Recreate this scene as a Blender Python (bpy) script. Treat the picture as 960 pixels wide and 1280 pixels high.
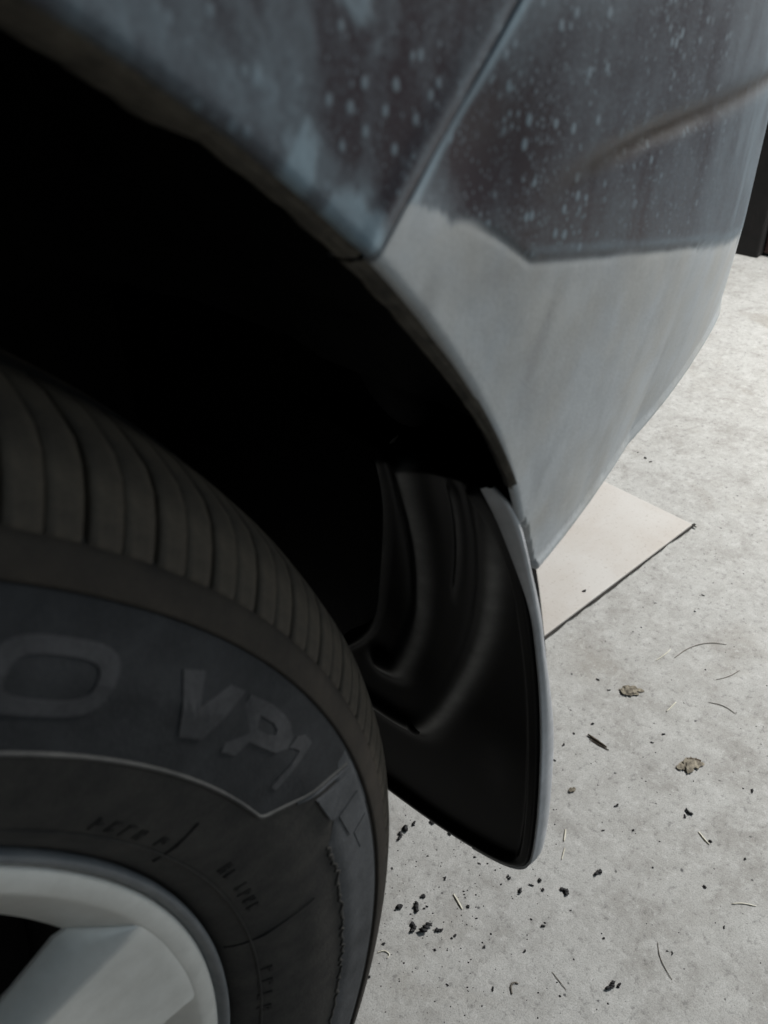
import bpy, bmesh, math, random
import numpy as np
from mathutils import Vector, Matrix, noise
R = math.radians
random.seed(7)
rng = np.random.default_rng(7)
for o in list(bpy.data.objects): bpy.data.objects.remove(o)
SC = bpy.context.scene
COL = SC.collection
ZC = 0.316                         # height of the wheel centre above the floor

# ------------------------------------------------------------------ camera
CAM_POS = Vector((0.1372, -0.2349, 0.3165 + ZC))
RT = Vector((0.658995, -0.752017, -0.014022))
UP = Vector((0.446857, 0.376450, 0.811545))
FW = Vector((0.605017, 0.541069, -0.584122))
cd = bpy.data.cameras.new('camera')
cam = bpy.data.objects.new('camera', cd); COL.objects.link(cam)
m3 = Matrix((RT, UP, -FW)).transposed()
cam.matrix_world = Matrix.Translation(CAM_POS) @ m3.to_4x4()
cd.sensor_fit = 'VERTICAL'; cd.sensor_height = 36.0; cd.lens = 1059.0 * 36 / 1280
cd.clip_start = 0.01; cd.clip_end = 100
cd.dof.use_dof = True; cd.dof.focus_distance = 0.58; cd.dof.aperture_fstop = 17.0
SC.camera = cam

# ------------------------------------------------------------------ world: a dim closed garage
w = bpy.data.worlds.new('World'); SC.world = w; w.use_nodes = True
bg = w.node_tree.nodes['Background']
bg.inputs[0].default_value = (0.45, 0.75, 1.0, 1); bg.inputs[1].default_value = 0.016

def area(name, loc, target, size, power, col, sy=None):
    l = bpy.data.lights.new(name, 'AREA'); l.energy = power; l.color = col; l.size = size
    if sy: l.shape = 'RECTANGLE'; l.size_y = sy
    o = bpy.data.objects.new(name, l); COL.objects.link(o); o.location = loc
    o.rotation_euler = (Vector(target) - Vector(loc)).to_track_quat('-Z', 'Y').to_euler()
    return o
area('garage_lamp', (2.02, -0.42, 1.25), (1.15, -0.05, 0), 0.45, 80, (1.0, 0.985, 0.95))
area('cool_fill', (1.5, -2.2, 1.7), (0.4, 0, 0.5), 1.2, 13, (0.74, 0.89, 1.0))  # cool fill lamp added to light the car's flank from outside

SC.view_settings.view_transform = 'Standard'; SC.view_settings.look = 'None'
SC.view_settings.exposure = 0.0; SC.view_settings.gamma = 1.0
SC.render.engine = 'CYCLES'
SC.cycles.use_denoising = True

# ------------------------------------------------------------------ helpers
def tag(o, label=None, cat=None, group=None, kind=None):
    if label: o['label'] = label
    if cat: o['category'] = cat
    if group: o['group'] = group
    if kind: o['kind'] = kind
    return o
def link(name, me, mat=None, parent=None, smooth=True):
    o = bpy.data.objects.new(name, me); COL.objects.link(o)
    if mat and not me.materials: me.materials.append(mat)
    if parent: o.parent = parent
    if smooth:
        me.polygons.foreach_set('use_smooth', [True] * len(me.polygons))
    return o
def empty(name, loc=(0, 0, 0)):
    o = bpy.data.objects.new(name, None); COL.objects.link(o); o.location = loc
    o.empty_display_size = 0.05
    return o
def mesh(name, V, F):
    me = bpy.data.meshes.new(name); me.from_pydata([tuple(map(float, v)) for v in V], [], [tuple(f) for f in F]); me.update(); return me
def grid_faces(n, m, closed_u=False, closed_v=False):
    F = []
    for i in range(n if closed_u else n - 1):
        for j in range(m if closed_v else m - 1):
            a, b = i, (i + 1) % n; c, d = j, (j + 1) % m
            F.append((a * m + c, b * m + c, b * m + d, a * m + d))
    return F
def revolve(name, prof, n=160, t0=0, t1=360, closed=True):
    """prof: (r, y) points, turned round the Y axis"""
    ts = np.radians(np.linspace(t0, t1, n, endpoint=not closed))
    V = [(r * math.cos(t), y, r * math.sin(t)) for t in ts for r, y in prof]
    return mesh(name, V, grid_faces(n, len(prof), closed_u=closed))
def fix(me):
    bm = bmesh.new(); bm.from_mesh(me); bmesh.ops.recalc_face_normals(bm, faces=bm.faces); bm.to_mesh(me); bm.free(); return me
def sstep(a, b, x):
    t = np.clip((x - a) / (b - a), 0, 1); return t * t * (3 - 2 * t)

# ------------------------------------------------------------------ materials
class NT:
    def __init__(s, name):
        s.m = bpy.data.materials.new(name); s.m.use_nodes = True
        s.t = s.m.node_tree; s.b = s.t.nodes['Principled BSDF']
    def n(s, typ, **kw):
        x = s.t.nodes.new(typ)
        for k, v in kw.items():
            if k.startswith('i_'): x.inputs[k[2:].replace('_', ' ')].default_value = v
            else: setattr(x, k, v)
        return x
    def l(s, a, b): s.t.links.new(a, b)
    def coord(s, kind='Object', scale=(1, 1, 1), rot=(0, 0, 0)):
        c = s.n('ShaderNodeTexCoord'); mp = s.n('ShaderNodeMapping'); mp.inputs['Scale'].default_value = scale; mp.inputs['Rotation'].default_value = rot
        s.l(c.outputs[kind], mp.inputs['Vector']); return mp.outputs[0]
    def noise(s, vec, scale, detail=4, rough=.55, dist=0):
        x = s.n('ShaderNodeTexNoise'); x.inputs['Scale'].default_value = scale; x.inputs['Detail'].default_value = detail
        x.inputs['Roughness'].default_value = rough; x.inputs['Distortion'].default_value = dist; s.l(vec, x.inputs['Vector']); return x.outputs[0]
    def vor(s, vec, scale, feature='F1'):
        x = s.n('ShaderNodeTexVoronoi'); x.feature = feature; x.inputs['Scale'].default_value = scale; s.l(vec, x.inputs['Vector']); return x
    def ramp(s, f, stops):
        x = s.n('ShaderNodeValToRGB'); e = x.color_ramp.elements
        while len(e) < len(stops): e.new(0.5)
        for k, (p, c) in enumerate(stops):
            e[k].position = p; e[k].color = (c, c, c, 1) if not isinstance(c, tuple) else (*c, 1)
        s.l(f, x.inputs[0]); return x.outputs[0]
    def math(s, op, a, b=None, clamp=False):
        x = s.n('ShaderNodeMath'); x.operation = op; x.use_clamp = clamp
        for k, v in enumerate((a, b)):
            if v is None: continue
            if isinstance(v, (int, float)): x.inputs[k].default_value = v
            else: s.l(v, x.inputs[k])
        return x.outputs[0]
    def mix(s, f, a, b):
        x = s.n('ShaderNodeMix'); x.data_type = 'RGBA'
        for k, v in ((0, f), (6, a), (7, b)):
            if isinstance(v, (int, float)): x.inputs[k].default_value = v
            elif isinstance(v, tuple): x.inputs[k].default_value = (*v, 1)
            else: s.l(v, x.inputs[k])
        return x.outputs[2]
    def attr(s, name):
        x = s.n('ShaderNodeAttribute'); x.attribute_name = name; return x.outputs['Fac']
    def bump(s, h, strength=.3, dist=.001):
        x = s.n('ShaderNodeBump'); x.inputs['Strength'].default_value = strength; x.inputs['Distance'].default_value = dist
        s.l(h, x.inputs['Height']); s.l(x.outputs[0], s.b.inputs['Normal'])
    def set(s, **kw):
        for k, v in kw.items():
            i = s.b.inputs[k.replace('_', ' ')]
            if isinstance(v, tuple): i.default_value = (*v, 1)
            elif isinstance(v, (int, float)): i.default_value = v
            else: s.l(v, i)
        return s.m

def mat_paint():
    k = NT('dusty_dark_paint'); v = k.coord()
    d = k.attr('dust')
    n1 = k.noise(v, 45, 5, .6); n2 = k.noise(v, 900, 2, .5)
    vs = k.coord(scale=(260, 260, 22), rot=(0, R(-7), 0)); n3 = k.noise(vs, 1.0, 3, .6)
    # uneven coat: broad clouds, downward wash streaks, fine grain
    f = k.math('ADD', d, k.math('MULTIPLY', k.math('SUBTRACT', n1, .5), .30))
    f = k.math('ADD', f, k.math('MULTIPLY', k.math('SUBTRACT', n3, .5), .12))
    f = k.math('ADD', f, k.math('MULTIPLY', k.math('SUBTRACT', n2, .5), .30), True)
    # dried drops: small pale spots, stretched a little downwards, of uneven size
    vd = k.coord(scale=(1, 1, .8), rot=(0, R(-5), 0))
    spots = None
    for sc, lim, amt in ((330, .55, .6), (230, .88, .4), (620, .45, .5), (1100, .4, .35)):
        x = k.vor(vd, sc)
        rnd = k.n('ShaderNodeSeparateColor'); k.l(x.outputs['Color'], rnd.inputs[0])
        on = k.math('GREATER_THAN', rnd.outputs[0], lim)
        rad = k.math('MULTIPLY', rnd.outputs[1], .42)
        s = k.math('MULTIPLY', k.math('SUBTRACT', k.math('ADD', rad, .06), x.outputs['Distance']), 5, True)
        s = k.math('MULTIPLY', k.math('MULTIPLY', s, on), amt)
        spots = s if spots is None else k.math('MAXIMUM', spots, s)
    sp = k.math('MULTIPLY', spots, k.attr('drops'))
    f2 = k.math('MAXIMUM', f, sp)
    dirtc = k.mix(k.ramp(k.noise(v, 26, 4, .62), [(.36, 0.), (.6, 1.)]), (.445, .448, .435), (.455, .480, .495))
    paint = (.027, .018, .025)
    dirtc = k.mix(k.math('MULTIPLY', k.attr('cool_cast'), .85), dirtc, (.235, .34, .405))  # blue cast of cool light painted into the upper body's dust
    c = k.mix(f2, paint, dirtc)
    grime_shade = k.attr('grime_shade')
    c = k.mix(k.math('MULTIPLY', grime_shade, k.math('ADD', k.noise(v, 120, 4, .65), .35), True), c, (.033, .024, .017))
    k.set(Base_Color=c, Roughness=k.math('ADD', k.math('MULTIPLY', f2, .45), .42, True), Specular_IOR_Level=.35)
    k.bump(k.math('ADD', f2, k.math('MULTIPLY', n2, .4)), .25, .0004)
    return k.m
def mat_lip():
    k = NT('grimy_wheel_arch_edge'); v = k.coord()
    c = k.mix(k.ramp(k.noise(v, 160, 6, .7), [(.3, 0.), (.7, 1.)]), (.030, .026, .020), (.13, .115, .09))
    k.set(Base_Color=c, Roughness=.85); k.bump(k.noise(v, 500, 4), .6, .0008); return k.m
def mat_plastic(name, base, dust, rough=.36, am=.25, spec=.35, ridge_sheen=False):
    k = NT(name); v = k.coord()
    n = k.ramp(k.noise(v, 60, 6, .65), [(.35, 0.), (.75, am)])
    c = k.mix(n, base, dust)
    if ridge_sheen: c = k.mix(k.math('MULTIPLY', k.attr('ridge_sheen'), k.math('ADD', k.noise(v, 90, 4, .6), .45), True), c, (.22, .217, .21))  # ridge highlights mixed in as paler plastic
    k.set(Base_Color=c, Roughness=k.math('ADD', k.math('MULTIPLY', n, .5), rough), Specular_IOR_Level=spec)
    k.bump(k.noise(v, 1400, 2), .12, .0003); return k.m
def mat_rubber(name, base, dust, lo, hi, am=1., rough=.78, scale=70):
    k = NT(name); v = k.coord()
    n = k.ramp(k.noise(v, scale, 7, .68), [(lo, 0.), (hi, am)])
    fine = k.noise(v, 900, 3, .6)
    n = k.math('ADD', n, k.math('MULTIPLY', k.math('SUBTRACT', fine, .5), .5), True)
    k.set(Base_Color=k.mix(n, base, dust), Roughness=rough, Specular_IOR_Level=.35)
    k.bump(k.math('ADD', fine, k.noise(v, 260, 4)), .35, .0004); return k.m
def mat_rim():
    k = NT('silver_alloy'); v = k.coord()
    n = k.ramp(k.noise(v, 90, 6, .65), [(.35, 0.), (.8, .55)])
    c = k.mix(n, (.82, .81, .77), (.60, .58, .53))
    k.set(Base_Color=c, Metallic=.25, Roughness=k.math('ADD', k.math('MULTIPLY', n, .3), .42)); k.bump(k.noise(v, 1500, 2), .08, .0002); return k.m
def mat_floor():
    k = NT('stained_concrete'); v = k.coord()
    n1 = k.noise(v, 3.2, 6, .6); n2 = k.noise(v, 17, 7, .66, .3); n3 = k.noise(v, 150, 5, .7); n4 = k.noise(v, 900, 2, .5)
    c = k.mix(k.ramp(n1, [(.3, 0.), (.7, 1.)]), (.355, .345, .325), (.445, .442, .43))
    c = k.mix(k.ramp(n2, [(.40, 0.), (.62, .75)]), c, (.50, .50, .485))
    c = k.mix(k.ramp(n2, [(.26, .6), (.44, 0.)]), c, (.27, .26, .24))
    n5 = k.noise(v, 52, 6, .7, .2)
    c = k.mix(k.ramp(n5, [(.50, 0.), (.64, .7)]), c, (.54, .54, .525))
    c = k.mix(k.ramp(n5, [(.32, .45), (.44, 0.)]), c, (.27, .262, .245))
    for ang, a_ in ((25, .30), (-50, .22)):
        sc_ = k.noise(k.coord(scale=(260, 9, 1), rot=(0, 0, R(ang))), 1.0, 3, .6)
        c = k.mix(k.ramp(sc_, [(.655, 0.), (.70, a_)]), c, (.60, .60, .58))
    st = k.noise(v, 7.5, 5, .62, .6)
    c = k.mix(k.ramp(st, [(.60, 0.), (.74, .5)]), c, (.27, .245, .21))
    c = k.mix(k.ramp(n3, [(.33, .55), (.45, 0.)]), c, (.16, .155, .15))
    c = k.mix(k.ramp(n3, [(.57, 0.), (.68, .6)]), c, (.60, .60, .59))
    c = k.mix(k.ramp(n4, [(.3, .42), (.52, 0.)]), c, (.2, .195, .19))
    # scattered dark pits and pale chips
    for sc, lim, col, rr in ((85, .78, (.06, .06, .065), .17), (60, .93, (.68, .68, .66), .13), (190, .80, (.08, .08, .08), .22)):
        x = k.vor(v, sc); s = k.n('ShaderNodeSeparateColor'); k.l(x.outputs['Color'], s.inputs[0])
        on = k.math('GREATER_THAN', s.outputs[0], lim)
        wob = k.math('ADD', x.outputs['Distance'], k.math('MULTIPLY', k.math('SUBTRACT', n3, .5), .5))
        m = k.math('MULTIPLY', k.math('SUBTRACT', k.math('MULTIPLY', s.outputs[1], rr), wob), 14, True)
        c = k.mix(k.math('MULTIPLY', k.math('MULTIPLY', m, on), .8), c, col)
    k.set(Base_Color=c, Roughness=.82, Specular_IOR_Level=.3)
    k.bump(k.math('ADD', k.math('MULTIPLY', n3, .8), k.math('ADD', k.math('MULTIPLY', n2, 1.2), k.math('MULTIPLY', n4, .12))), .34, .0025)
    return k.m
def mat_tile():
    k = NT('pinkish_beige_tile'); v = k.coord()
    n = k.noise(v, 9, 6, .62, .4); n3 = k.noise(v, 240, 5, .65)
    c = k.mix(k.ramp(n, [(.35, 0.), (.65, 1.)]), (.50, .465, .43), (.56, .542, .52))
    c = k.mix(k.ramp(n3, [(.28, .5), (.42, 0.)]), c, (.28, .24, .2))
    k.set(Base_Color=c, Roughness=.7); k.bump(n3, .2, .0006); return k.m
def mat_flat(name, c, c2, scale=60, rough=.85, bump=.4):
    k = NT(name); v = k.coord()
    n = k.noise(v, scale, 5, .65)
    k.set(Base_Color=k.mix(k.ramp(n, [(.3, 0.), (.7, 1.)]), c, c2), Roughness=rough); k.bump(n, bump, .001); return k.m

M_PAINT = mat_paint(); M_LIP = mat_lip()
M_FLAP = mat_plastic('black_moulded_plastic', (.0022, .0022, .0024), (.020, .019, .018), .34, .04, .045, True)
M_FLANGE = mat_plastic('dusty_flap_edge_plastic', (.40, .41, .425), (.60, .61, .63), .6, .95)
M_BOSS = mat_plastic('sheen_grey_liner_plastic', (.006, .006, .006), (.03, .029, .026), .6, .5, .05)  # paler than the liner, to carry a painted grey sheen
M_LINER = mat_plastic('black_liner_plastic', (.003, .003, .0032), (.015, .014, .012), .5, .4, .06)
M_TREAD = mat_rubber('dusty_lit_tread_rubber', (.042, .034, .026), (.118, .095, .069), .3, .75, .9)  # raised over the shoulder band's tone to make up for missing light
M_BAND = mat_rubber('shoulder_band_rubber', (.022, .0175, .0135), (.052, .041, .031), .3, .75, .9)
M_SIDE = mat_rubber('sidewall_rubber', (.017, .0165, .016), (.058, .053, .046), .35, .8, .9)
M_PANEL = mat_rubber('matt_sidewall_panel_rubber', (.016, .0175, .020), (.045, .048, .052), .4, .85, .8, .85)
M_LETTER = mat_rubber('worn_letter_rubber', (.032, .033, .036), (.082, .082, .087), .36, .78, .8, .8)
M_RIB = mat_rubber('worn_rib_rubber', (.045, .045, .045), (.12, .118, .112), .3, .75, .9, .8)
M_GROOVE = mat_rubber('groove_rubber', (.008, .008, .008), (.018, .016, .014), .3, .75)
M_SCUFF_LIT = mat_rubber('rubbed_sidelit_rubber', (.026, .028, .031), (.088, .092, .099), .28, .72, .95, .78, 45)
M_MARK = mat_rubber('rubbed_marking_rubber', (.007, .007, .007), (.030, .028, .025), .35, .7)
M_RIM = mat_rim()
M_RIMLIP = mat_flat('grey_rim_flange', (.13, .14, .15), (.20, .205, .21), 80, .5, .1)
M_DARK = mat_flat('shade_black_metal', (.006, .006, .006), (.012, .011, .01), 40, .9)  # near black: shade inside the wheel put into the colour
M_FLOOR = mat_floor(); M_TILE = mat_tile()
M_GAP = mat_flat('dirt_filled_gap', (.012, .011, .010), (.05, .045, .04), 200, .95)
M_MUD = mat_flat('black_mud', (.010, .010, .012), (.035, .034, .036), 300, .8)
M_LEAF = mat_flat('dry_leaf', (.055, .045, .032), (.36, .32, .25), 210, .85)
M_TWIG = mat_flat('dark_bark', (.03, .022, .015), (.09, .065, .045), 200, .85)
M_STRAW = mat_flat('pale_straw', (.55, .52, .42), (.75, .73, .64), 90, .6)
M_HAIR = mat_flat('thin_dark_fibre', (.10, .09, .075), (.2, .18, .15), 90, .6)
M_WOOD = mat_flat('dark_red_brown_wood', (.020, .008, .007), (.055, .022, .018), 18, .6)
M_BLACKW = mat_flat('black_door_post', (.004, .004, .004), (.012, .010, .010), 30, .7)

# ------------------------------------------------------------------ floor and far door
NX, NY = 60, 60
xs = np.linspace(-4, 8, NX); ys = np.linspace(-6, 6, NY)
fm = mesh('floor', [(x, y, 0) for x in xs for y in ys], [(a, d, c, b) if False else (a, b, c, d) for a, b, c, d in grid_faces(NX, NY)])
floor = tag(link('floor', fix(fm), M_FLOOR), kind='structure')
def flip_up(me):
    bm = bmesh.new(); bm.from_mesh(me)
    for f in bm.faces:
        if f.normal.z < 0: f.normal_flip()
    bm.to_mesh(me); bm.free()
flip_up(fm)

def box_bm(bm, lo, hi, bev=0.0):
    lo, hi = Vector(lo), Vector(hi)
    g = bmesh.ops.create_cube(bm, size=1.0)
    for v in g['verts']: v.co = Vector((lo[i] + (v.co[i] + .5) * (hi[i] - lo[i]) for i in range(3)))
    if bev:
        e = {e for v in g['verts'] for e in v.link_edges}
        bmesh.ops.bevel(bm, geom=list(e), offset=bev, segments=2, affect='EDGES', profile=.6)
def box(name, lo, hi, mat, parent=None, bev=.002):
    bm = bmesh.new(); box_bm(bm, lo, hi, bev); me = bpy.data.meshes.new(name); bm.to_mesh(me); bm.free()
    return link(name, me, mat, parent, smooth=False)

door = empty('garage_door', (2.03, 0, 0)); tag(door, 'dark red-brown boarded door with a black post, standing at the far edge of the floor', 'door')
o = box('door_post', (-.02, .352, .0), (.05, .55, 2.1), M_BLACKW, door, .004)
for k in range(9):
    y1 = .350 - k * .112
    o = box('board', (0.004 + .003 * (k % 2), y1 - .109, .006), (.034, y1, 2.06), M_WOOD, door, .003)
box('sill_rail', (-.004, -.70, .10), (.003, .349, .20), M_WOOD, door, .003)

# tile lying in the concrete, with a dirty joint round it
tile = empty('floor_tile', (1.014, .039, 0))
tile.rotation_euler = (0, 0, R(173.5))
tag(tile, 'pinkish beige square tile lying flush in the concrete floor beyond the mud flap', 'tile')
TS = .33
bm = bmesh.new(); box_bm(bm, (0.0, -TS, -.004), (TS, 0, .0045), .0012)
me = bpy.data.meshes.new('slab'); bm.to_mesh(me); bm.free()
link('slab', me, M_TILE, tile, smooth=False)
def wob(n, a): return np.convolve(rng.normal(0, a, n + 8), np.ones(5) / 5, 'same')[4:4 + n]
V = []; F = []
nn = 90
for side in range(4):
    t = np.linspace(-.006, TS + .006, nn); a = wob(nn, .0016)
    wdt = (.0030, .0017, .002, .002)[side]
    for i in range(nn):
        out = wdt + a[i]
        for d in (-.001, out):
            p = [(t[i], d), (-d, -t[i]), (t[i], -TS - d), (TS + d, -t[i])][side]
            V.append((p[0], p[1], .0022 + side * .0002))
    b = side * nn * 2
    F += [(b + 2 * i, b + 2 * i + 1, b + 2 * i + 3, b + 2 * i + 2) for i in range(nn - 1)]
gm = mesh('joint', V, F); flip_up(gm)
link('joint', gm, M_GAP, tile)

# ------------------------------------------------------------------ the car
car = empty('parked_car', (0, 0, ZC))
tag(car, 'dark dusty parked car, seen close up at its rear wheel and bumper corner', 'car')

# ---- body side surface: s runs along the plan curve, z up (car space, z=0 at the wheel centre)
S1, Rc = .62, .34
def plan(s):
    s = np.asarray(s, float)
    d = np.clip(s, .31, S1) - .31
    y = -.125 + .006 * d + .530 * d ** 2; x = np.minimum(s, S1); sl = .006 + 1.06 * d
    a0 = math.atan(.006 + 1.06 * (S1 - .31))
    ang = np.minimum(a0 + np.maximum(s - S1, 0) / Rc, math.pi / 2)
    arc = s > S1
    s_end = S1 + (math.pi / 2 - a0) * Rc
    xa = S1 + Rc * (np.sin(ang) - math.sin(a0)); ya = (-.125 + .006 * (S1 - .31) + .53 * (S1 - .31) ** 2) + Rc * (math.cos(a0) - np.cos(ang)) + np.maximum(s - s_end, 0)
    x = np.where(arc, xa, x); y = np.where(arc, ya, y); ang = np.where(arc, ang, np.arctan(sl))
    return x, y, np.sin(ang), -np.cos(ang)          # outward normal
CRE = np.array([(.2848, .2617), (.2887, .2601), (.3018, .2535), (.3171, .2435), (.3293, .2406), (.3732, .2301), (.4402, .2132), (.5158, .1921), (.62, .168), (.9, .15), (2.5, .15)])
UCR = np.array([(.3236, .2593), (.3455, .2613), (.3836, .2621), (.436, .2601), (.5076, .2563), (.62, .248), (.9, .24), (2.5, .24)])
SEAM_P = np.array((.264, .2637)); SEAM_D = np.array((.0397, .0365)); SEAM_D = SEAM_D / np.hypot(*SEAM_D)
SEAM_N = np.array((-SEAM_D[1], SEAM_D[0]))          # towards the quarter panel
ZB = .113
def segdist(P, L):
    """distance to the polyline L, sign + above, and position along it"""
    best = np.full(len(P), 9.); pos = np.zeros(len(P)); sg = np.ones(len(P)); acc = 0
    for a, b in zip(L[:-1], L[1:]):
        d = b - a; ln = np.hypot(*d); t = np.clip(((P - a) @ d) / ln ** 2, 0, 1)
        q = P - (a + t[:, None] * d); dd = np.hypot(q[:, 0], q[:, 1]); m = dd < best
        best = np.where(m, dd, best); pos = np.where(m, acc + t * ln, pos)
        cr = d[0] * (P[:, 1] - a[1]) - d[1] * (P[:, 0] - a[0]); sg = np.where(m, np.sign(cr), sg); acc += ln
    return best * sg, pos
def inpoly(P, Q):
    c = np.zeros(len(P), bool); k = len(Q) - 1
    for i in range(len(Q)):
        xi, yi = Q[i]; xj, yj = Q[k]
        if yi != yj: c ^= ((yi > P[:, 1]) != (yj > P[:, 1])) & (P[:, 0] < (xj - xi) * (P[:, 1] - yi) / (yj - yi) + xi)
        k = i
    return c
def offset(P, piece):
    s, z = P[:, 0], P[:, 1]
    off = np.zeros(len(P))
    if piece == 'bumper':
        zc = np.interp(s, CRE[:, 0], CRE[:, 1])
        tk = np.interp(s, [.30, .35, .457, .56, .62, .8], [.006, .0085, .0155, .0085, .0035, .004])
        f = np.clip((zc - z) / (zc - ZB), 0, 1.2)
        off -= tk * f ** 1.25
        d, pos = segdist(P, CRE)
        amp = sstep(0., .02, pos) * .75 + .25
        off += amp * (.0003 * (sstep(-.001, .001, d) - 1) - .0005 * np.exp(-((d + .0001) / .0008) ** 2))
        d2, pos2 = segdist(P, UCR)
        a2 = sstep(-.01, .06, pos2)
        off -= a2 * .0017 * np.exp(-(d2 / .0034) ** 2)
        off += a2 * .0028 * sstep(.0, .05, d2) * 0
        # shallow recess beside the seam above the crease
        off -= .0016 * np.exp(-(((s - .293) / .018) ** 2 + ((z - .272) / .013) ** 2))
        off += .0016 * sstep(ZB + .0085, ZB + .0055, z); zz = np.clip((ZB + .0040 - z) / .0040, 0, 1); off -= .0045 * (1 - np.sqrt(np.maximum(1 - zz ** 2, 0)))
        q = (P - SEAM_P) @ SEAM_N; e = np.clip((q + .0010) / .0007, 0, 1); off -= .0006 * (1 - np.sqrt(np.maximum(1 - e ** 2, 0)))
    else:
        q = (P - SEAM_P) @ SEAM_N; e = np.clip((.0010 - q) / .0007, 0, 1); off -= .0006 * (1 - np.sqrt(np.maximum(1 - e ** 2, 0)))
        off += .0008 * np.exp(-((q - .0045) / .0028) ** 2)
        off += .006 * sstep(.0, .05, np.hypot(s, z) - .37) * sstep(.25, .05, s)
    # top of the side turns in towards the boot lid
    off -= .25 * np.clip((z - .42) / .32, 0, 1) ** 2.2
    rr = np.hypot(s, z); e = np.clip((.3685 - rr) / .0025, 0, 1); off -= .0018 * (1 - np.sqrt(np.maximum(1 - e ** 2, 0)))
    return off
def to3d(P, off):
    x, y, nx, ny = plan(P[:, 0]); return np.c_[x + nx * off, y + ny * off, P[:, 1]]
def fbm(P, sc, seed=0.):
    return np.array([noise.fractal(Vector((a * sc + seed, b * sc, seed)), 1.0, 2.0, 4) for a, b in P])
def blob(P, c, rx, rz, ang=0):
    d = P - np.array(c); ca, sa = math.cos(ang), math.sin(ang)
    u = d[:, 0] * ca + d[:, 1] * sa; v = -d[:, 0] * sa + d[:, 1] * ca
    return np.exp(-((u / rx) ** 2 + (v / rz) ** 2))
def dirt_and_light(P, piece):
    """road dust lying on the paint, drops dried on it and dark grime, plus highlights and crease shade painted in"""
    s, z = P[:, 0], P[:, 1]
    n = fbm(P, 38, 3.); n2 = fbm(P, 110, 9.)
    streak = np.array([noise.fractal(Vector((a * 150 - b * 26, b * 7, 5.)), 1.0, 2.0, 3) for a, b in P])
    if piece == 'bumper':
        d, pos = segdist(P, CRE)
        low = sstep(.0012, -.0012, d + .0006 * n + .0012 * n * sstep(.04, .0, pos) + .002 * n * sstep(.02, .0, pos))
        left = sstep(.297, .268, s + .008 * n) * sstep(.272, .258, z - (s - .264) * .35 + .004 * n)
        low = np.maximum(low, left)
        du = .88 + .10 * n + .05 * n2
        up = .13 + .08 * n + .05 * streak + .26 * sstep(.36, .54, s) + .12 * sstep(.288, .305, z)
        up -= .26 * blob(P, (.2895, .2715), .0075, .014, -.1) + .16 * blob(P, (.3135, .2540), .006, .012, .2) + .1 * blob(P, (.303, .2735), .02, .012)
        du = low * du + (1 - low) * up
        q = (P - SEAM_P) @ SEAM_N; du += .60 * np.exp(-((q + .0017) / .0013) ** 2)  # pale seam edge: caught light painted in as dust
        du -= .14 * blob(P, (.3305, .2240), .0035, .012, -.5) + .12 * blob(P, (.323, .2085), .004, .016, -.4) + .22 * blob(P, (.2765, .2475), .004, .006) + .10 * blob(P, (.345, .165), .004, .02, -.6) + .08 * blob(P, (.30, .243), .01, .004)
        d2, pos2 = segdist(P, UCR)
        gr = sstep(-.02, .035, pos2) * np.exp(-((d2 + .0002) / .0034) ** 2) + .9 * sstep(0, .02, pos) * (.7 + .5 * n) * np.exp(-((d - .0002) / .0007) ** 2) + .0 * q  # grime in the upper crease; the lower crease's dark line is painted shade
        du += .28 * sstep(.02, .04, pos) * np.exp(-((d - .0024) / .0010) ** 2) + .14 * low * sstep(.36, .5, s) + .10 * sstep(ZB + .0080, ZB + .0060, z) - .22 * np.exp(-((z - ZB - .0082) / .0010) ** 2) * (.7 + .6 * n)  # paler rear corner, bottom edge and crease line: light painted in as dust
        drops = (1 - low) * (1 - .55 * sstep(.40, .53, s)) + .10
    else:
        du = .075 + .06 * n + .14 * streak - .03 * sstep(.24, .2, s)
        LP = np.array([(.2440, .330), (.2445, .3038), (.2457, .2977), (.2464, .2905), (.245, .284), (.252, .279), (.262, .276), (.2731, .2784), (.2739, .2868), (.271, .2951), (.2645, .3024), (.262, .330), (.2440, .330)])
        ld = abs(segdist(P, LP)[0]) * np.where(inpoly(P, LP), -1, 1) + .0009 * n
        du += .10 * sstep(-.0006, .0014, ld) * sstep(.262, .255, s) + .05 * np.exp(-(ld / .0008) ** 2) - .03 * sstep(.001, -.001, ld)
        for L in ([(.2162, .312), (.216, .3054), (.2164, .3006), (.2168, .2945)], [(.2225, .311), (.2241, .3048), (.2262, .2996), (.2290, .2935)], [(.2305, .312), (.2324, .3052), (.2347, .2988), (.2363, .2919)], [(.210, .312), (.2104, .3058), (.2114, .300)], [(.238, .312), (.2395, .302), (.2410, .292)]):
            sd, sp_ = segdist(P, np.array(L)); du += .20 * np.exp(-(sd / .0007) ** 2) * (.6 + .6 * n2) + .10 * np.exp(-((sd + .0022) / .0016) ** 2)
        # mud spray thrown up by the tyre
        sp = np.maximum(blob(P, (.2535, .2685), .010, .008, -.7), .85 * blob(P, (.240, .2795), .007, .006, -.6))
        n3 = fbm(P, 320, 2.); du += .52 * sstep(.26, .60, sp * .9 + .34 * n + .34 * n2 + .22 * n3)
        q = (P - SEAM_P) @ SEAM_N; du += .16 * np.exp(-((q - .0032) / .0016) ** 2) - .04 * np.exp(-((q - .0095) / .002) ** 2)  # seam edge highlight put into the tone on this side too
        gr = .5 * np.exp(-((q - .0005) / .0006) ** 2)
        drops = .8 + 0 * s
    cool_cast = (1 - low) if piece == 'bumper' else np.ones(len(P))  # where the cool light's blue is painted in
    r = np.hypot(s, z); du += .14 * np.exp(-((r - .371) / .004) ** 2)
    return np.clip(du, .02, .97), np.clip(drops, 0, 1), np.clip(gr, 0, 1), np.clip(cool_cast, 0, 1)
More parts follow.
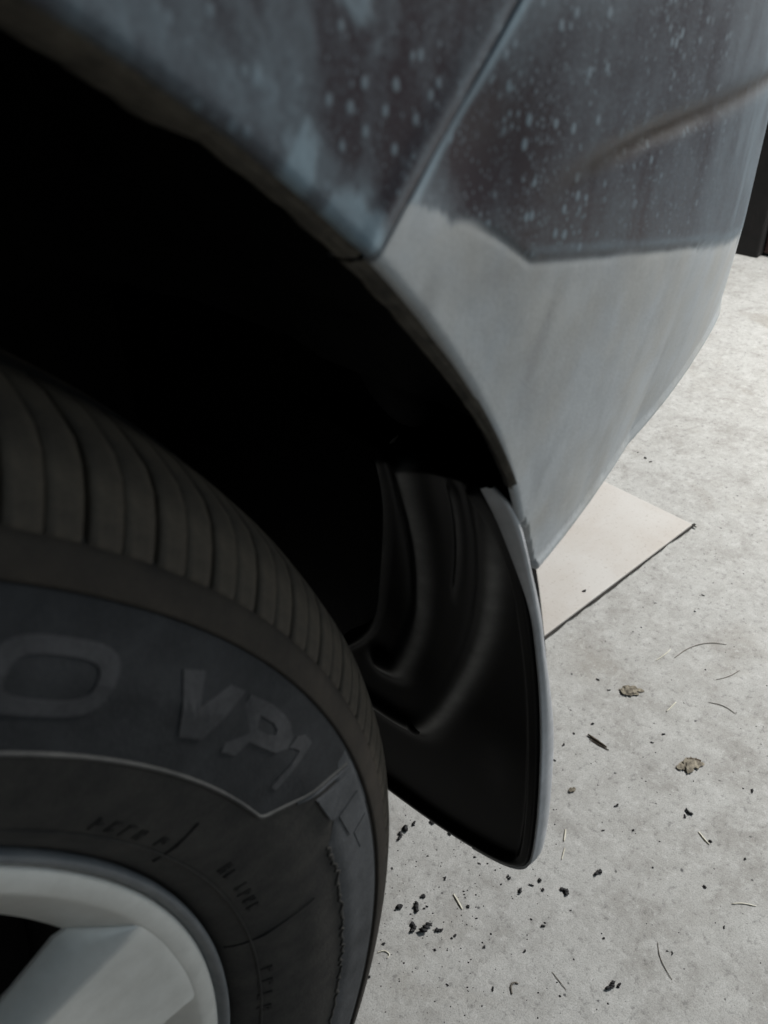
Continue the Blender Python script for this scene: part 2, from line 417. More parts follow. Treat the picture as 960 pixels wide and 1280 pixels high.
def body_piece(name, piece):
    th = np.radians(np.r_[np.arange(8, 17, 1.), np.arange(17, 62, .22), np.arange(62, 128, 2.)])
    rr = np.r_[.366, .3664, .3670, .3678, .3688, .370, np.arange(.3712, .50, .0010), np.arange(.50, .66, .003), np.arange(.66, 1.5, .005), np.geomspace(1.5, 2.9, 24)]
    P = [(r * math.cos(t), r * math.sin(t), 0) for t in th for r in rr]
    me = mesh(name, P, grid_faces(len(th), len(rr)))
    bm = bmesh.new(); bm.from_mesh(me)
    def cut(co, no, inner=False, outer=False):
        bmesh.ops.bisect_plane(bm, geom=bm.verts[:] + bm.edges[:] + bm.faces[:], dist=1e-6, plane_co=(*co, 0), plane_no=(*no, 0), clear_inner=inner, clear_outer=outer)
    cut((0, .73), (0, 1), outer=True); cut((-.35, 0), (-1, 0), outer=True); cut((2.15, 0), (1, 0), outer=True)
    if piece == 'bumper':
        cut((0, ZB), (0, 1), inner=True)
        bmesh.ops.delete(bm, geom=[f for f in bm.faces if f.calc_center_median().y < .150 and f.calc_center_median().x < .357 - (f.calc_center_median().y - .113) * .54], context='FACES')
        for h in (.0004, .0011, .0024, .0042, .0065, .009, .0115): cut((0, ZB + h), (0, 1))
        cut(SEAM_P - SEAM_N * .0003, SEAM_N, outer=True)
        for h in (.0005, .0007, .0009, .0012, .0016, .0022, .0028, .0034, .0042, .0056): cut(SEAM_P - SEAM_N * h, SEAM_N)
    else:
        cut(SEAM_P + SEAM_N * .0002, SEAM_N, inner=True)
        for h in (.0004, .0006, .0008, .0010, .0016, .0024, .0032, .0040, .0052, .0065): cut(SEAM_P + SEAM_N * h, SEAM_N)
    bm.verts.ensure_lookup_table()
    P = np.array([(v.co.x, v.co.y) for v in bm.verts])
    keep = np.hypot(P[:, 0], P[:, 1]) < .3665; bm.verts.index_update()
    off = offset(P, piece); X = to3d(P, off); du, dr, gr, fi = dirt_and_light(P, piece)
    lay = {k: bm.verts.layers.float.new(k) for k in ('dust', 'drops', 'grime_shade', 'cool_cast')}
    for i, v in enumerate(bm.verts):
        v.co = X[i]; v[lay['dust']] = du[i]; v[lay['drops']] = dr[i]; v[lay['grime_shade']] = gr[i]; v[lay['cool_cast']] = fi[i]
    # turn the rim of the panel inwards so it has thickness
    bnd = [e for e in bm.edges if e.is_boundary and not all(keep[v.index] for v in e.verts)]
    ext = bmesh.ops.extrude_edge_only(bm, edges=bnd)
    for v in [g for g in ext['geom'] if isinstance(g, bmesh.types.BMVert)]:
        s_, z_ = v.co.x, v.co.z
        v.co += Vector((-.003, .009, 0)) if s_ < .75 else Vector((-.009, .002, 0))
    bmesh.ops.recalc_face_normals(bm, faces=bm.faces)
    bm.to_mesh(me); bm.free()
    return link(name, me, M_PAINT, car)
body_piece('rear_bumper', 'bumper')
body_piece('quarter_panel', 'quarter')

# underside of the bumper, boot lid: closes the shell so that no light falls through it
sb = np.r_[np.arange(.378, .62, .03), np.arange(.62, 2.15, .06)]
P = np.c_[sb, np.full(len(sb), ZB)]; E3 = to3d(P, offset(P, 'bumper'))
V = []; 
for p in E3: V += [tuple(p), (max(p[0] - .004, .376), p[1] + .010, p[2] - .0015), (float(np.clip(p[0] - .03, .385, .78)), max(p[1] + .05, .04), p[2] + .004), (.40, max(p[1] + .06, .06), p[2] + .03)]
link('bumper_underside', fix(mesh('bumper_underside', V, grid_faces(len(E3), 4))), M_LINER, car)
sb = np.r_[np.arange(-.35, .62, .06), np.arange(.62, 2.2, .06)]
P = np.c_[sb, np.full(len(sb), .728)]; E3 = to3d(P, offset(P, 'quarter'))
V = []
for p in E3: V += [tuple(p), (min(p[0], .40) - .03, max(p[1], .2) + .05, .745), (-.35, 1.2, .75)]
tl = link('boot_lid', fix(mesh('boot_lid', V, grid_faces(len(E3), 3))), M_PAINT, car)
for k, v_ in (('dust', .4), ('drops', .5), ('grime_shade', 0.), ('cool_cast', 1.)):
    a = tl.data.attributes.new(k, 'FLOAT', 'POINT'); a.data.foreach_set('value', [v_] * len(tl.data.vertices))

# ---- arch lip: folded edge of the panel, wider on the quarter panel, caked with dirt
def lip(name, t0, t1, wf):
    ts = np.arange(t0, t1 + .01, .3); V = []
    for k, t in enumerate(ts):
        w_ = wf(t); c, s_ = math.cos(R(t)), math.sin(R(t))
        j = .0002 * noise.noise(Vector((t * .9, 3, 0))) + .00012 * noise.noise(Vector((t * 4, 7, 0)))
        yb = float(plan(np.array([.366 * c]))[1])
        for r, y in ((.3668, .0022), (.3655 + j, .0030), (.3648 + j, .0055), (.3645 + j * 2, .6 * w_), (.3645 + j * 2, w_), (.3655, w_ + .0015), (.372, w_ + .002)):
            V.append((r * c, yb + y, r * s_))
    me = mesh(name, V, grid_faces(len(ts), 7)); fix(me)
    return link(name, me, M_LIP, car)
lip('bumper_arch_lip', 28, 45.2, lambda t: .0035 + .0050 * float(sstep(30, 42, t)))
lip('arch_lip', 45.35, 126, lambda t: .0085 + .0085 * float(sstep(51.6, 52.4, t)) + .001 * noise.noise(Vector((t * .8, 0, 1))))

# ---- wheel arch liner: a ribbed black tunnel
prof = [(.372, -.112), (.380, -.108), (.386, -.09), (.386, -.02), (.390, .0), (.390, .06), (.386, .09), (.380, .16), (.30, .19), (.12, .20)]
me = revolve('wheel_arch_liner', prof, 90, 27, 184, closed=False); fix(me)
link('wheel_arch_liner', me, M_LINER, car)
bm = bmesh.new()
bmesh.ops.create_uvsphere(bm, u_segments=24, v_segments=16, radius=1, matrix=Matrix.Translation((.372, -.030, .168)) @ Matrix.Rotation(R(-24), 4, 'Y') @ Matrix.Diagonal((.013, .017, .040, 1)))
me = bpy.data.meshes.new('liner_sheen_boss'); bm.to_mesh(me); bm.free(); link('liner_sheen_boss', me, M_BOSS, car)  # bulge added to stand for a soft grey sheen inside the arch
box('inner_side', (-.6, .20, -.12), (.42, .21, .70), M_LINER, car)
box('liner_end', (.388, -.045, -.085), (.40, .20, .19), M_LINER, car)
box('underbody', (-1.6, .18, -.125), (.86, 1.3, -.10), M_LINER, car)

# ------------------------------------------------------------------ mud flap
def cyl(z, r=.37):
    z = np.asarray(z, float); return np.where(z > 0, np.sqrt(np.maximum(r * r - np.maximum(z, 0) ** 2, 0)), r)
def curve(pts, n):
    pts = np.array(pts, float)
    for _ in range(2):                           # Chaikin keeps the ends
        a = pts[:-1] * .75 + pts[1:] * .25; b = pts[:-1] * .25 + pts[1:] * .75
        pts = np.vstack([pts[:1], np.c_[a, b].reshape(-1, 2), pts[-1:]])
    l = np.r_[0, np.cumsum(np.hypot(*np.diff(pts, axis=0).T))]
    t = np.linspace(0, l[-1], n); return np.c_[np.interp(t, l, pts[:, 0]), np.interp(t, l, pts[:, 1])]
# (y, z) of the four sides
top = curve([(-.050, .149), (-.060, .1535), (-.078, .159), (-.0897, .162), (-.1055, .1668), (-.110, .166)], 120)
right = curve([(-.110, .166), (-.1125, .150), (-.114, .132), (-.1142, .1031), (-.1152, .073), (-.1195, .0218), (-.1225, -.0097), (-.1248, -.045), (-.1250, -.068)], 150)
bot = curve([(.030, -.104), (-.0293, -.1077), (-.0709, -.107), (-.1040, -.1015), (-.1190, -.094), (-.1245, -.084), (-.1250, -.068)], 120)
left = curve([(-.050, .149), (-.046, .13), (-.031, .0703), (-.0243, .0328), (-.010, .008), (.012, -.012), (.027, -.05), (.030, -.104)], 150)
n, m = 120, 150
u = np.linspace(0, 1, n)[:, None, None]; v = np.linspace(0, 1, m)[None, :, None]
G = (1 - v) * top[:, None] + v * bot[:, None] + (1 - u) * left[None] + u * right[None] \
    - ((1 - u) * (1 - v) * top[0] + u * (1 - v) * top[-1] + (1 - u) * v * bot[0] + u * v * bot[-1])
G = G.reshape(-1, 2)
RA = np.array([(-.074, .170), (-.068, .141), (-.0660, .115), (-.0620, .085), (-.0545, .045), (-.046, .018), (-.0386, .002), (-.028, .000)])
RB = np.array([(-.0920, .158), (-.0905, .140), (-.0840, .105), (-.0765, .075)])
RC = np.array([(-.1085, .168), (-.1062, .1537), (-.1012, .1138), (-.0899, .0544), (-.0717, .0021), (-.0600, -.024), (-.0520, -.0345), (-.0420, -.0385), (-.0257, -.0390), (.010, -.038)])
RL = left
RD = np.array([(-.1107, .100), (-.1060, .076), (-.1000, .060)])
def chk(L): return curve(L, 160)
dA, pA = segdist(G, chk(RA)); dB, pB = segdist(G, chk(RB)); dC = np.where(inpoly(G, np.vstack([chk(RC), [(.06, -.040), (.06, .25), (-.1085, .25)]])), -1, 1) * abs(segdist(G, chk(RC))[0]); dL, _ = segdist(G, RL); dD, _ = segdist(G, chk(RD))
edge = np.minimum(abs(segdist(G, right)[0]), abs(segdist(G, bot)[0])); dT = abs(segdist(G, top)[0])
inside = sstep(.004, -.004, dC)                      # raised field above the lower bead
h = .0040 * sstep(.006, -.006, dC) + .0042 * np.exp(-(dC / .0066) ** 2)
h += .0050 * np.exp(-(dA / .0066) ** 2) + .0018 * np.exp(-(dB / .0019) ** 2) * sstep(0, .01, pB) * sstep(.09, .06, pB)
ridge_sheen = np.maximum.reduce([.9 * np.exp(-((dA + .001) / .0036) ** 2) * sstep(-.002, .02, pA), .55 * np.exp(-(dB / .0011) ** 2) * sstep(0, .01, pB) * sstep(.085, .04, pB), .95 * np.exp(-((dC - .001) / .0034) ** 2) * sstep(.164, .10, G[:, 1]), .45 * np.exp(-((abs(dL) - .0035) / .0014) ** 2) * (G[:, 1] > -.03), .10 * np.exp(-(((G[:, 0] + .098) / .012) ** 2 + ((G[:, 1] + .03) / .02) ** 2))])  # pale lines painted along the flap ridges for their gloss highlights
h += .0026 * np.exp(-((abs(dL) - .004) / .0022) ** 2) - .006 * sstep(.0025, 0, abs(dL)) * (G[:, 1] > -.09)
h += .0040 * sstep(.0085, .0050, edge) - .0030 * sstep(.0022, .0, edge)
h -= .004 * sstep(.004, 0, dT)
h -= .007 * inside * np.exp(-((G[:, 0] + .048) / .013) ** 2) * sstep(.0, .06, G[:, 1]) * .4
x = cyl(G[:, 1]) - h
V = np.c_[x, G]
F = grid_faces(n, m)
bm = bmesh.new(); wl = bm.verts.layers.float.new('ridge_sheen'); vs = [bm.verts.new(p) for p in V]
for q, g in zip(vs, ridge_sheen): q[wl] = g
for f in F: bm.faces.new([vs[i] for i in f])
ext = bmesh.ops.extrude_edge_only(bm, edges=[e for e in bm.edges if e.is_boundary])
for q in [g for g in ext['geom'] if isinstance(g, bmesh.types.BMVert)]: q.co.x += .006
bmesh.ops.recalc_face_normals(bm, faces=bm.faces)
me = bpy.data.meshes.new('mud_flap'); bm.to_mesh(me); bm.free()
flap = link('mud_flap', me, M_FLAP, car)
# dusty outer flange running along the outer edge
path = np.vstack([right, bot[::-1][1:40]])
N = len(path); V = []
for i, (y, z) in enumerate(path):
    a = path[max(i - 2, 0)]; b = path[min(i + 2, N - 1)]; t = (b - a) / np.hypot(*(b - a)); no = np.array((t[1], -t[0]))
    if no @ np.array((-1, -.3)) < 0: no = -no
    f = float(sstep(0, 16, i)) ** .6; g = float(sstep(N - 1, N - 40, i))
    k = .35 + .65 * f
    x0 = float(cyl(z)) - .002 - .006 * float(sstep(55, 15, i))
    wd = (.0016 + .0052 * float(sstep(50, 2, i))) * (.35 + .65 * float(sstep(-3, 5, i))) * (.3 + .7 * g); dp = (.0040 + .0045 * float(sstep(60, 110, i))) * (.6 + .4 * f) * (.5 + .5 * g)
    for dn, dx in ((-.0012, .001), (.0006, -.0008), (wd * .45, .001), (wd * .8, .3 * dp), (wd, .6 * dp), (wd * .95, dp), (wd * .7, dp + .001)):
        V.append((x0 + dx, y + no[0] * dn, z + no[1] * dn))
link('flap_flange', fix(mesh('flap_flange', V, grid_faces(N, 7))), M_FLANGE, flap)
bm = bmesh.new()
bmesh.ops.create_uvsphere(bm, u_segments=14, v_segments=8, radius=.0045, matrix=Matrix.Translation((.3645, -.0495, -.0335)) @ Matrix.Scale(.5, 4, (1, 0, 0)))
me = bpy.data.meshes.new('push_rivet'); bm.to_mesh(me); bm.free(); link('push_rivet', me, M_FLAP, flap)

# ------------------------------------------------------------------ tyre
PR = np.array([(.200, -.066), (.2045, -.0735), (.2085, -.0790), (.2110, -.0845), (.2130, -.0880), (.2170, -.0918), (.225, -.0965), (.234, -.0992), (.2440, -.1015), (.253, -.1020), (.262, -.1025), (.270, -.1013), (.278, -.1000), (.2894, -.0960), (.2935, -.0935)])
def side_y(r): return np.interp(r, PR[:, 0], PR[:, 1])
def on_side(r, tdeg, lift=0.): return (r * math.cos(R(tdeg)), float(side_y(r)) - lift, r * math.sin(R(tdeg)))
def carc(pr, k=3):
    pr = np.array(pr)
    for _ in range(k - 1):
        a = pr[:-1] * .75 + pr[1:] * .25; b = pr[:-1] * .25 + pr[1:] * .75
        pr = np.vstack([pr[:1], np.c_[a, b].reshape(-1, 2), pr[-1:]])
    return [tuple(p) for p in pr]
# carcass: sidewalls, grooved shoulder base and the ribs of the crown
dn = .0060
crown = [(.2905, -.0905), (.296, -.0855), (.303, -.0765), (.3085, -.060), (.3105, -.052), (.3085, -.0505), (.3085, -.0435), (.3105, -.0425), (.3160, -.0420), (.3166, -.030), (.3169, -.0085), (.3162, -.0078), (.3090, -.0070), (.3090, .0010), (.3162, .0018), (.3169, .003), (.3166, .034), (.3160, .0355), (.3090, .0360), (.3090, .0435), (.3152, .0445), (.312, .065), (.303, .082), (.291, .094), (.262, .1025), (.225, .0965), (.205, .075)]
side = carc(PR[:-1])
tyre = link('tyre', fix(revolve('tyre', side + [(.2905, -.0935)] + crown, 352)), M_SIDE, car)
tm = tyre.data; tm.materials.append(M_GROOVE); tm.materials.append(M_TREAD)
for p_ in tm.polygons:
    c_ = p_.center; r_ = math.hypot(c_.x, c_.z)
    if r_ > .2905 and c_.y < .08: p_.material_index = 2 if r_ > .3150 else 1
# shallow shoulder band between the lettering panel and the tread
rb = [(.2800, -.09935), (.2803, -.1002), (.2810, -.1004), (.2876, -.0980), (.2893, -.0968), (.2897, -.0955)]
link('shoulder_band', fix(revolve('shoulder_band', rb, 260)), M_BAND, tyre)
# tread blocks of the shoulder: one mesh shared round the tyre, a sipe inside each pair, a wider groove between pairs
BP = np.array([(.2868, -.0925), (.2885, -.0966), (.2905, -.0962), (.2940, -.0940), (.2985, -.0906), (.3035, -.0858), (.3075, -.0798), (.3105, -.0715), (.3130, -.0630), (.3146, -.0535), (.3143, -.0522), (.309, -.0515)])
def block_mesh(half):
    bm = bmesh.new(); rows = []
    hs = [-half, -half + .07, -half * .4, half * .4, half - .07, half]
    for i, a in enumerate(hs):
        e = .0007 if i in (0, 5) else 0
        rows.append([bm.verts.new(((r - e) * math.cos(R(a)), y + e * .5, (r - e) * math.sin(R(a)))) for r, y in BP])
    low = [[bm.verts.new(((r - dn) * math.cos(R(a)), y + dn * .7, (r - dn) * math.sin(R(a)))) for r, y in BP] for a in (-half, half)]
    rows = [low[0]] + rows + [low[1]]
    for i in range(len(rows) - 1):
        for j in range(len(BP) - 1):
            bm.faces.new((rows[i][j], rows[i + 1][j], rows[i + 1][j + 1], rows[i][j + 1]))
    bmesh.ops.recalc_face_normals(bm, faces=bm.faces)
    me = bpy.data.meshes.new('tread_block'); bm.to_mesh(me); bm.free(); return me
PITCH = 360 / 88
bme = block_mesh(.925)
first = None
for k in range(88):
    for q in (0, 1):
        a = k * PITCH + (1.00 if q == 0 else 2.91) + 46.55 - 11 * PITCH
        if first is None: ob = first = link('tread_block', bme, M_TREAD, tyre)
        else: ob = first.copy(); COL.objects.link(ob)
        ob.rotation_euler = (0, -R(a), 0)

# ---- lettering panel, its bright border and the raised marks
def patch(name, polar, mat, parent, lift, base=None, sub=1):
    """prism on the sidewall from an outline of (r, degrees)"""
    pts = np.array(polar, float)
    P2 = [(r * math.cos(R(t)), r * math.sin(R(t))) for r, t in pts]
    bm = bmesh.new(); vs = [bm.verts.new((a, 0, b)) for a, b in P2]
    es = [bm.edges.new((vs[i], vs[(i + 1) % len(vs)])) for i in range(len(vs))]
    bmesh.ops.triangle_fill(bm, use_beauty=True, edges=es)
    bmesh.ops.subdivide_edges(bm, edges=bm.edges[:], cuts=sub, use_grid_fill=True)
    bmesh.ops.triangulate(bm, faces=bm.faces[:])
    ex = bmesh.ops.extrude_face_region(bm, geom=bm.faces[:])
    up = {g for g in ex['geom'] if isinstance(g, bmesh.types.BMVert)}
    for v_ in bm.verts:
        r = math.hypot(v_.co.x, v_.co.z); v_.co.y = float(side_y(r)) - (lift if v_ in up else -.0012)
    bmesh.ops.recalc_face_normals(bm, faces=bm.faces)
    me = bpy.data.meshes.new(name); bm.to_mesh(me); bm.free()
    return link(name, me, mat, parent, smooth=False)
def band(name, path, width, mat, parent, lift, rough=0.):
    """raised bead along a path of (r, degrees)"""
    pts = np.array(path, float); X = np.c_[pts[:, 0] * np.cos(np.radians(pts[:, 1])), pts[:, 0] * np.sin(np.radians(pts[:, 1]))]
    V = []; N = len(X)
    for i in range(N):
        d = X[min(i + 1, N - 1)] - X[max(i - 1, 0)]; d = d / np.hypot(*d); no = np.array((-d[1], d[0]))
        jj = rough * rng.normal() if rough else 0; ww = width * (1 + (rough and 900 * rough * rng.normal() * .6))
        for k, (q, hh) in enumerate(((-.5, -.0004), (-.32, .85), (0, 1), (.32, .85), (.5, -.0004))):
            p = X[i] + no * (q * ww + jj); r = math.hypot(*p)
            V.append((p[0], float(side_y(r)) - (hh * lift if hh > 0 else hh), p[1]))
    return link(name, fix(mesh(name, V, grid_faces(N, 5))), mat, parent)
arc = lambda r, a, b, k: [(r, t) for t in np.linspace(a, b, k)]
# matt recessed-looking panel between two arcs, ending in a chevron
V = []; rows = []
tl_ = np.linspace(150, 16.0, 220)
for t in tl_:
    if t > 21.9: r0 = .2446
    else: r0 = float(np.interp(t, [16.0, 18.78, 21.9], [.2785, .2583, .2446]))
    for k in range(13):
        r = r0 + (.2797 - r0) * k / 12; V.append((r * math.cos(R(t)), float(side_y(r)) - .0004, r * math.sin(R(t))))
link('lettering_panel', fix(mesh('lettering_panel', V, grid_faces(len(tl_), 13))), M_PANEL, tyre)
band('panel_border', arc(.2444, 150, 22.2, 240) + [(.2450, 21.6)] + [(float(np.interp(t, [16.2, 18.78, 21.5], [.2770, .2583, .2452])), t) for t in np.linspace(21.2, 16.2, 20)], .0014, M_RIB, tyre, .0011)
band('panel_border', [(float(np.interp(t, [15.6, 18.2, 19.2], [.2770, .2583, .2540])), t) for t in np.linspace(19.0, 15.6, 12)], .0010, M_SCUFF_LIT, tyre, .0008)
# outer sidewall: kerb rub and grazing light both painted paler grey, with a ragged inner edge
V = []; ts_ = np.linspace(17.5, -62, 260)
for t in ts_:
    r0 = (.2572 + .0007 * noise.noise(Vector((t * .9, 0, 4))) + .0006 * noise.noise(Vector((t * 3.1, 2, 4)))) if t < 10.5 else float(np.interp(t, [10.5, 17.5], [.2580, .2735]))
    for k in range(9):
        r = r0 + (.2796 - r0) * k / 8; V.append((r * math.cos(R(t)), float(side_y(r)) - (.00045 if 0 < k < 8 else .0), r * math.sin(R(t))))
link('sidelit_scuffed_sidewall', fix(mesh('sidelit_scuffed_sidewall', V, grid_faces(len(ts_), 9))), M_SCUFF_LIT, tyre)
# three stepped fins past the chevron
patch('sidewall_fin', [(.2605, 17.0), (.2750, 15.2), (.2755, 12.9), (.2625, 13.1), (.2612, 13.4)], M_SCUFF_LIT, tyre, .0011)
patch('sidewall_fin', [(.2650, 12.4), (.2760, 12.2), (.2765, 9.2), (.2665, 8.7)], M_SCUFF_LIT, tyre, .0009)
patch('sidewall_fin', [(.2690, 8.2), (.2768, 8.5), (.2772, 6.2), (.2705, 5.4)], M_SCUFF_LIT, tyre, .0007)
# letters in (r, degrees): traced heights .254 to .271
patch('raised_letter', [(.2698, 38.15), (.2712, 36.45), (.2625, 35.45), (.2707, 33.9), (.2710, 32.3), (.2552, 33.55), (.2538, 35.55)], M_LETTER, tyre, .0007, sub=3)
# P with its counter kept open: an outline that runs round the hole through a hairline slit
Pp = [(.2540, 31.15), (.2708, 31.75), (.2718, 28.9), (.2716, 27.2), (.2704, 26.0), (.2680, 25.1), (.2645, 24.95), (.2615, 25.9), (.2605, 27.4), (.2600, 29.25), (.2548, 29.60)]
hole = [(.2640, 29.4), (.2641, 27.85), (.2652, 27.15), (.2668, 27.2), (.2678, 28.0), (.2676, 29.7)]
def p_shape():
    bm = bmesh.new(); es = []
    for loop in (Pp, hole):
        vs = [bm.verts.new((r * math.cos(R(t)), 0, r * math.sin(R(t)))) for r, t in loop]
        es += [bm.edges.new((vs[i], vs[(i + 1) % len(vs)])) for i in range(len(vs))]
    bmesh.ops.triangle_fill(bm, use_beauty=True, edges=es)
    ex = bmesh.ops.extrude_face_region(bm, geom=bm.faces[:]); up = {g for g in ex['geom'] if isinstance(g, bmesh.types.BMVert)}
    for v_ in bm.verts:
        r = math.hypot(v_.co.x, v_.co.z); v_.co.y = float(side_y(r)) - (.0007 if v_ in up else -.001)
    bmesh.ops.recalc_face_normals(bm, faces=bm.faces); me = bpy.data.meshes.new('raised_letter'); bm.to_mesh(me); bm.free()
    return link('raised_letter', me, M_LETTER, tyre, smooth=False)
p_shape()
patch('raised_letter', [(.2650, 24.75), (.2690, 24.6), (.2712, 23.7), (.2712, 22.45), (.2530, 22.75), (.2530, 23.55), (.2665, 23.35), (.2662, 23.95)], M_LETTER, tyre, .0007, sub=2)
def ring_o():
    V = []; n_ = 64
    for i in range(n_):
        a = 2 * math.pi * i / n_; c = abs(math.cos(a)) ** .62 * np.sign(math.cos(a)); s_ = abs(math.sin(a)) ** .62 * np.sign(math.sin(a))
        for k, l in ((1., -.0005), (.97, .0007), (.67, .0007), (.64, -.0005)):
            kk = k if k > .8 else k - .0
            r = .2622 + .0090 * s_ * (kk if k > .8 else .56); t = 45.9 + 3.75 * c * kk
            V.append((r * math.cos(R(t)), float(side_y(r)) - l, r * math.sin(R(t))))
    return link('raised_letter', fix(mesh('raised_letter', V, grid_faces(n_, 4, closed_u=True))), M_LETTER, tyre, smooth=False)
ring_o()
# small worn moulding marks, too rubbed to read, and fine radial parting lines
for t, r, wt, hh in [(35.6, .2252, 1.0, .0042), (34.0, .2250, 1.0, .0038), (32.4, .2247, 1.1, .0042), (30.9, .2244, .9, .0038), (28.2, .2242, 1.0, .0034), (18.9, .2268, .9, .0046), (17.6, .2264, .7, .004), (14.6, .2262, .9, .0042), (13.3, .2258, .8, .0044), (11.9, .2257, .9, .0040), (10.5, .2256, .9, .0042), (-1.4, .2226, 1.1, .005), (-3.6, .2222, 1.2, .005), (-5.8, .2219, 1.1, .005), (-8.0, .2215, 1.1, .005)]:
    rg = random.Random(int(t * 10)); q = wt * .26; hq = hh * .22
    strokes = [(t + wt * .36, t + wt * .36 - q, r - hh / 2, r + hh / 2)]
    strokes += [(t + wt * .36 - q * .9, t - wt * .38, lv - hq / 2, lv + hq / 2) for lv in rg.sample((r - hh * .39, r + hh * .05, r + hh * .39), rg.choice((1, 2)))]
    if rg.random() < .5: strokes.append((t - wt * .12, t - wt * .38, r - hh * rg.choice((.5, .05)), r + hh * .5))
    bm = bmesh.new()
    for i_, (ta, tb, ra, rb_) in enumerate(strokes):
        vs = [[bm.verts.new((rr_ * math.cos(R(tt)), float(side_y(rr_)) - li, rr_ * math.sin(R(tt)))) for rr_, tt in ((ra, ta), (rb_, ta), (rb_, tb), (ra, tb))] for li in (-.001, .00035 + .00004 * i_)]
        bm.faces.new(vs[1]); [bm.faces.new((vs[0][w_], vs[0][(w_ + 1) % 4], vs[1][(w_ + 1) % 4], vs[1][w_])) for w_ in range(4)]
    bmesh.ops.recalc_face_normals(bm, faces=bm.faces); me = bpy.data.meshes.new('moulding_mark'); bm.to_mesh(me); bm.free(); link('moulding_mark', me, M_MARK, tyre, smooth=False)
for t, r0, r1, sk in [(26.0, .2175, .2335, 1.0), (4.6, .2130, .2455, .6), (43.5, .2150, .226, .6)]:
    band('parting_line', [(r, t + sk * (r - r0) / (r1 - r0)) for r in np.linspace(r0, r1, 14)], .0010, M_GROOVE, tyre, .0005)
# kerb scuff: a rough torn ring
band('kerb_scuff', arc(.2566, 10.2, -46, 150), .0020, M_SIDE, tyre, .0006, rough=.0006)
band('outer_ring', arc(.2790, 9.5, -60, 90), .0009, M_GROOVE, tyre, .0003)
band('bead_ring', arc(.2205, 180, -90, 260), .0012, M_SIDE, tyre, .0006)

# ------------------------------------------------------------------ rim
rim = link('alloy_rim', fix(revolve('alloy_rim', [(.1860, -.0500), (.1848, -.0700), (.1846, -.0722), (.1852, -.0733), (.1970, -.0840), (.1984, -.0855), (.1996, -.0863), (.2020, -.0866), (.2046, -.0868), (.2058, -.0860), (.2064, -.0845), (.2066, -.0825)], 260)), M_RIM, car)
link('rim_flange', fix(revolve('rim_flange', carc([(.2055, -.0820), (.2068, -.0858), (.2082, -.0880), (.2098, -.0884), (.2108, -.0872), (.2108, -.083), (.209, -.077)], 3), 220)), M_RIMLIP, rim)
link('rim_barrel', fix(revolve('rim_barrel', [(.1862, -.0510), (.1850, -.0450), (.1830, -.030), (.1780, .0), (.178, .06), (.20, .085)], 160)), M_DARK, rim)
link('brake_disc', fix(revolve('brake_disc', [(.0, -.020), (.155, -.020), (.156, -.004), (.176, .0), (.177, .05), (.01, .055)], 100)), M_DARK, rim)  # disc as black backing, painted as dark as the shaded openings
def spoke(a0):
    rs = np.linspace(.045, .2016, 40); V = []
    for r in rs:
        half = np.interp(r, [.045, .08, .15, .185, .202], [24., 15.6, 9.4, 9.1, 9.0])
        yf = np.interp(r, [.045, .10, .15, .185, .1970, .1990, .2016], [-.0700, -.0762, -.0815, -.0848, -.0860, -.0862, -.0835])
        wdt = np.interp(r, [.045, .157, .1846, .197, .2016], [.005, .0070, .0135, .0015, .0005])
        yd = np.interp(r, [.045, .1846, .197, .2016], [.011, .0112, .0015, .0006])
        hb = half + np.degrees(wdt / r); mid = half + np.degrees(wdt * .5 / r)
        back = np.interp(r, [.19, .2016], [.02, .002]); un = .15
        prof = [(-hb * un, yf + yd + back), (-hb, yf + yd + .0012), (-hb, yf + yd), (-mid, yf + yd * .42), (-half - .15, yf + .0007), (-half + .3, yf), *[(half * q_, yf - .0003 * (1 - abs(abs(q_) - .5) * 2)) for q_ in np.linspace(-.95, .95, 17)], (half - .3, yf), (half + .15, yf + .0007), (mid, yf + yd * .42), (hb, yf + yd), (hb, yf + yd + .0012), (hb * un, yf + yd + back)]
        for a, y in prof: V.append((r * math.cos(R(a)), y, r * math.sin(R(a))))
    return fix(mesh('spoke', V, grid_faces(len(rs), 29)))
sme = spoke(0)
FLAT_SPOKE = [(i % 28) in (0, 1, 26, 27) for i in range(39 * 28)]
s0 = None
for k in range(5):
    ob = link('spoke', sme, M_RIM, rim) if s0 is None else s0.copy()
    if s0 is None: s0 = ob
    else: COL.objects.link(ob)
    ob.rotation_euler = (0, -R(9.2 + 72 * k), 0)
sme.polygons.foreach_set('use_smooth', [not q for q in FLAT_SPOKE])
link('hub', fix(revolve('hub', [(.0, -.066), (.026, -.066), (.030, -.064), (.034, -.068), (.058, -.070), (.062, -.066), (.064, -.03)], 64)), M_RIM, rim)

